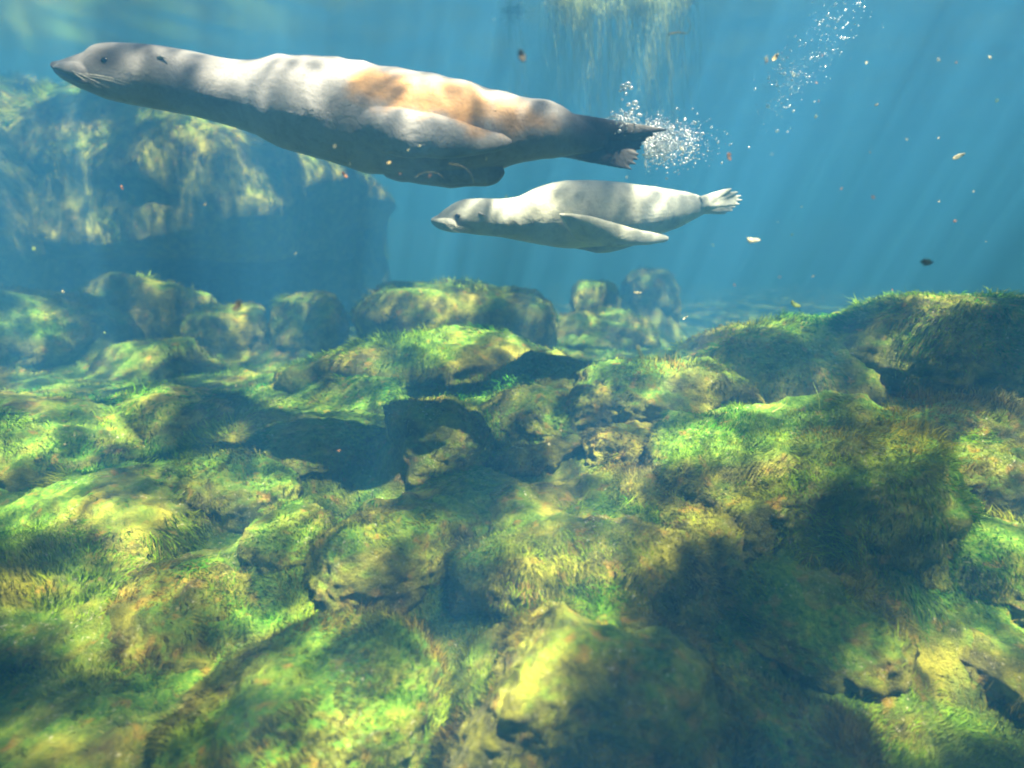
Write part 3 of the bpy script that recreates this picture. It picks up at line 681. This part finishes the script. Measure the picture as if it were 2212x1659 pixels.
# ------------------------------------------------------------------ bubbles
def bubbles(name, label, spots, seed, sub=2):
    r = np.random.default_rng(seed); S, SF = ico(sub); Vs, Fs, off = [], [], 0
    for p, rad in spots:
        Vs.append(S*rad*np.array([r.uniform(.9, 1.25), r.uniform(.9, 1.25), r.uniform(.7, 1)])+p); Fs.append(SF+off); off += len(S)
    o = mesh_np(name, np.concatenate(Vs), np.concatenate(Fs), M_BUB); tag(o, label, 'bubbles', None, 'stuff')
def build_bubbles():
    r = np.random.default_rng(3); sp = []
    for _ in range(2600):                                            # froth behind the hind flippers
        px = 1392+abs(r.normal())*56; py = 305+r.normal()*24 + (px-1400)*.02; sp.append((at(px, py, 2.32+r.normal()*.08), .0011+.0015*r.exponential()))
    for _ in range(420):
        px = 1345+r.normal()*22; py = 262+r.normal()*14; sp.append((at(px, py, 2.15+r.normal()*.06), .001+.0014*r.exponential()))
    bubbles('bubble_froth', 'froth of tiny bubbles streaming off the hind flippers of the large sea lion', sp, 1, 1)
    sp = []
    for _ in range(460):                                             # plume rising farther back
        t = r.uniform(0, 1)**.8; px = 1640+t*190+r.normal()*(14+26*t); py = 275-t*270+r.normal()*22; sp.append((at(px, py, 3.4+r.normal()*.12), .0013+.0017*r.exponential()*(.6+.6*t)))
    for _ in range(160): sp.append((at(1700+r.normal()*22, 165+r.normal()*30, 3.4+r.normal()*.06), .0016+.002*r.exponential()))
    bubbles('bubble_plume', 'slanting plume of bubbles rising through sunlit open water', sp, 2, 2)
    for k, (px, py, rad) in enumerate([(1345,186,.010),(1356,182,.011),(1350,193,.008),(1363,190,.007),(1340,196,.006),(1352,203,.006),(1372,222,.010),(1358,226,.008),(1366,236,.007),(1344,215,.005),(1352,244,.006),(1340,252,.006),(1378,232,.006),(1384,249,.006),(1330,246,.004)]):
        S, SF = ico(3); o = mesh_np('bubble', S*rad*np.array([1.1, 1, .8])+at(px, py, 2.15), SF, M_BUB)
        tag(o, 'larger air bubble rising above the hind flippers of the large sea lion', 'bubble', 'larger bubbles above the flippers')
build_bubbles()

# ------------------------------------------------------------------ drifting bits
M_BITS = {'dark': mat_plain('dark_scrap', (.035, .03, .015), .7), 'orange': mat_plain('orange_scrap', (.65, .30, .12), .5, .3),
          'pale': mat_plain('pale_scrap', (.75, .70, .45), .5, .3), 'green': mat_plain('green_scrap', (.35, .48, .12), .5, .4), 'straw': mat_plain('straw_scrap', (.45, .36, .14), .5, .3),
          'olive': mat_plain('olive_scrap', (.10, .11, .03), .6, .3)}
def scrap(name, px, py, Y, size, mat, label, seed, asp=.5, curl=.5, rot=None, group=None, cat='scrap'):
    """small curled leaf-like flake with thickness"""
    r = np.random.default_rng(seed); n = 9; L = size
    Vt = []
    for i in range(n):
        t = i/(n-1); w_ = L*asp*.5*math.sin(math.pi*(.06+.9*t))**.7*(1+.35*r.normal()*.6)
        x = (t-.5)*L; z = curl*L*.5*((t-.5)**2*4-.5)
        for s in (-1, -.3, .4, 1): Vt.append((x+.03*L*r.normal(), s*w_, z+.2*w_*abs(s)+.04*L*r.normal()))
    V = np.array(Vt); up = np.array([0, 0, L*.02+.0006])
    V = np.concatenate([V+up, V-up]); k = n*4; F = []
    for i in range(n-1):
        for j in range(3):
            a = i*4+j; F.append((a, a+1, a+5, a+4)); F.append((k+a+4, k+a+5, k+a+1, k+a))
        F.append((i*4, i*4+4, k+i*4+4, k+i*4)); F.append((i*4+3, k+i*4+3, k+i*4+7, i*4+7))
    for j in range(3): F.append((j, k+j, k+j+1, j+1)); e = (n-1)*4+j; F.append((e, e+1, k+e+1, k+e))
    a, b, c = rot if rot else r.uniform(-1.5, 1.5, 3)
    from mathutils import Euler
    R = np.array(Euler((a, b, c)).to_matrix())
    o = mesh_np(name, V@R.T+at(px, py, Y), np.array(F), M_BITS[mat]); tag(o, label, cat, group); return o
def strand(px, py, Y, pts, rad, mat, label):
    P = np.array([at(px+dx, py+dy, Y+dY) for dx, dy, dY in pts]); K = interp_stations(P, 14)
    v, f, t = tube(K, rad, 6); o = mesh_np('weed_strand', v, [f, t], M_BITS[mat]); tag(o, label, 'weed strand'); return o
def build_bits():
    s = scrap
    s('leaf_scrap', 513, 660, 1.2, .026, 'dark', 'dark brown curled scrap drifting before the hazy boulder heap', 1, .6, .4, (1.3, -.9, .2))
    s('leaf_scrap', 1127, 121, 1.3, .024, 'dark', 'dark brown curled scrap drifting above the back of the large sea lion', 2, .65, .4, (1.4, 1.2, .1))
    s('leaf_scrap', 1575, 339, 1.6, .020, 'orange', 'orange flake drifting behind the hind flippers of the pale sea lion', 3, .6, .3, (1.2, 1.3, 0))
    s('leaf_scrap', 1625, 518, 1.6, .036, 'pale', 'curled pale yellow leaf scrap drifting beyond the pale sea lion flippers', 4, .35, .8, (1.3, .1, .1))
    s('leaf_scrap', 1718, 657, 1.7, .036, 'green', 'green leaf scrap drifting just above the long green backed boulder', 5, .5, .4, (1.1, .5, .2))
    s('leaf_scrap', 1376, 632, 2.0, .030, 'pale', 'crooked pale scrap drifting before the faint blocky stone', 6, .3, .9, (1.4, .1, 0))
    s('leaf_scrap', 1480, 687, 2.0, .020, 'pale', 'small white forked scrap above the loaf shaped boulder', 7, .4, .9, (1.4, -.6, 0))
    s('leaf_scrap', 2000, 566, 1.4, .034, 'olive', 'blurry olive leaf scrap drifting above the tall mossy bank rock', 8, .4, .3, (1.4, .1, .3))
    s('leaf_scrap', 745, 378, 1.75, .022, 'orange', 'reddish orange scrap hanging just under the belly of the large sea lion', 9, .4, .5, (1.4, .9, 0))
    s('leaf_scrap', 2070, 338, 1.9, .040, 'pale', 'long pale sunlit flake in open water near the bubble plume', 10, .3, .4, (1.4, -.4, 0))
    s('leaf_scrap', 1674, 125, 1.8, .024, 'straw', 'straw coloured scrap drifting before the slanting bubble plume', 11, .5, .5, (1.4, -.9, 0))
    s('leaf_scrap', 840, 352, 1.6, .012, 'straw', 'tiny straw coloured dot on the dark belly of the large sea lion', 12, .8, .3)
    strand(1475, 68, 1.7, [(-30, 6, 0), (-10, 2, .01), (10, 4, .01), (16, -14, 0), (10, -30, 0)], .0022, 'straw', 'bent straw coloured twig drifting beside the floating weed mat')
    strand(1395, 790, 1.2, [(-18, -42, 0), (-6, -10, .01), (6, 18, .01), (22, 42, .02)], .0025, 'olive', 'blurry olive stalk adrift in front of the loaf shaped boulder')
    strand(1015, 372, 1.72, [(-45, -18, 0), (-20, -14, 0), (0, 0, 0), (8, 22, 0), (10, 34, 0)], .0007, 'straw', 'fine forked weed thread drifting beside the large sea lion belly')
    strand(925, 385, 1.72, [(-30, 0, 0), (-15, -10, 0), (5, -14, 0), (25, -8, 0), (35, 2, 0)], .0008, 'straw', 'arched weed thread drifting under the large sea lion')
    strand(1680, 880, 2.02, [(-14, 12, 0), (0, 4, 0), (14, -4, 0), (20, -14, 0), (19, -26, 0)], .004, 'green', 'single green weed shoot standing on the big draped boulder')
    strand(1760, 860, 2.05, [(10, 25, 0), (8, 0, 0), (2, -20, 0), (-4, -34, 0)], .003, 'green', 'thin curling weed shoot beside the single green shoot')
    r = np.random.default_rng(21)
    for k in range(56):
        if k < 34: px, py = r.uniform(1450, 2190), r.uniform(120, 640)
        elif k < 44: px, py = r.uniform(700, 1400), r.uniform(300, 460)
        else: px, py = r.uniform(60, 1300), r.uniform(380, 1000)
        s('debris_speck', px, py, r.uniform(1.3, 1.75), r.uniform(.004, .010), r.choice(['pale', 'pale', 'straw', 'orange', 'green']), 'tiny pale scrap of debris drifting loose in the water', 300+k, r.uniform(.3, .7), .5, None, 'debris specks adrift in the water', 'debris')
build_bits()
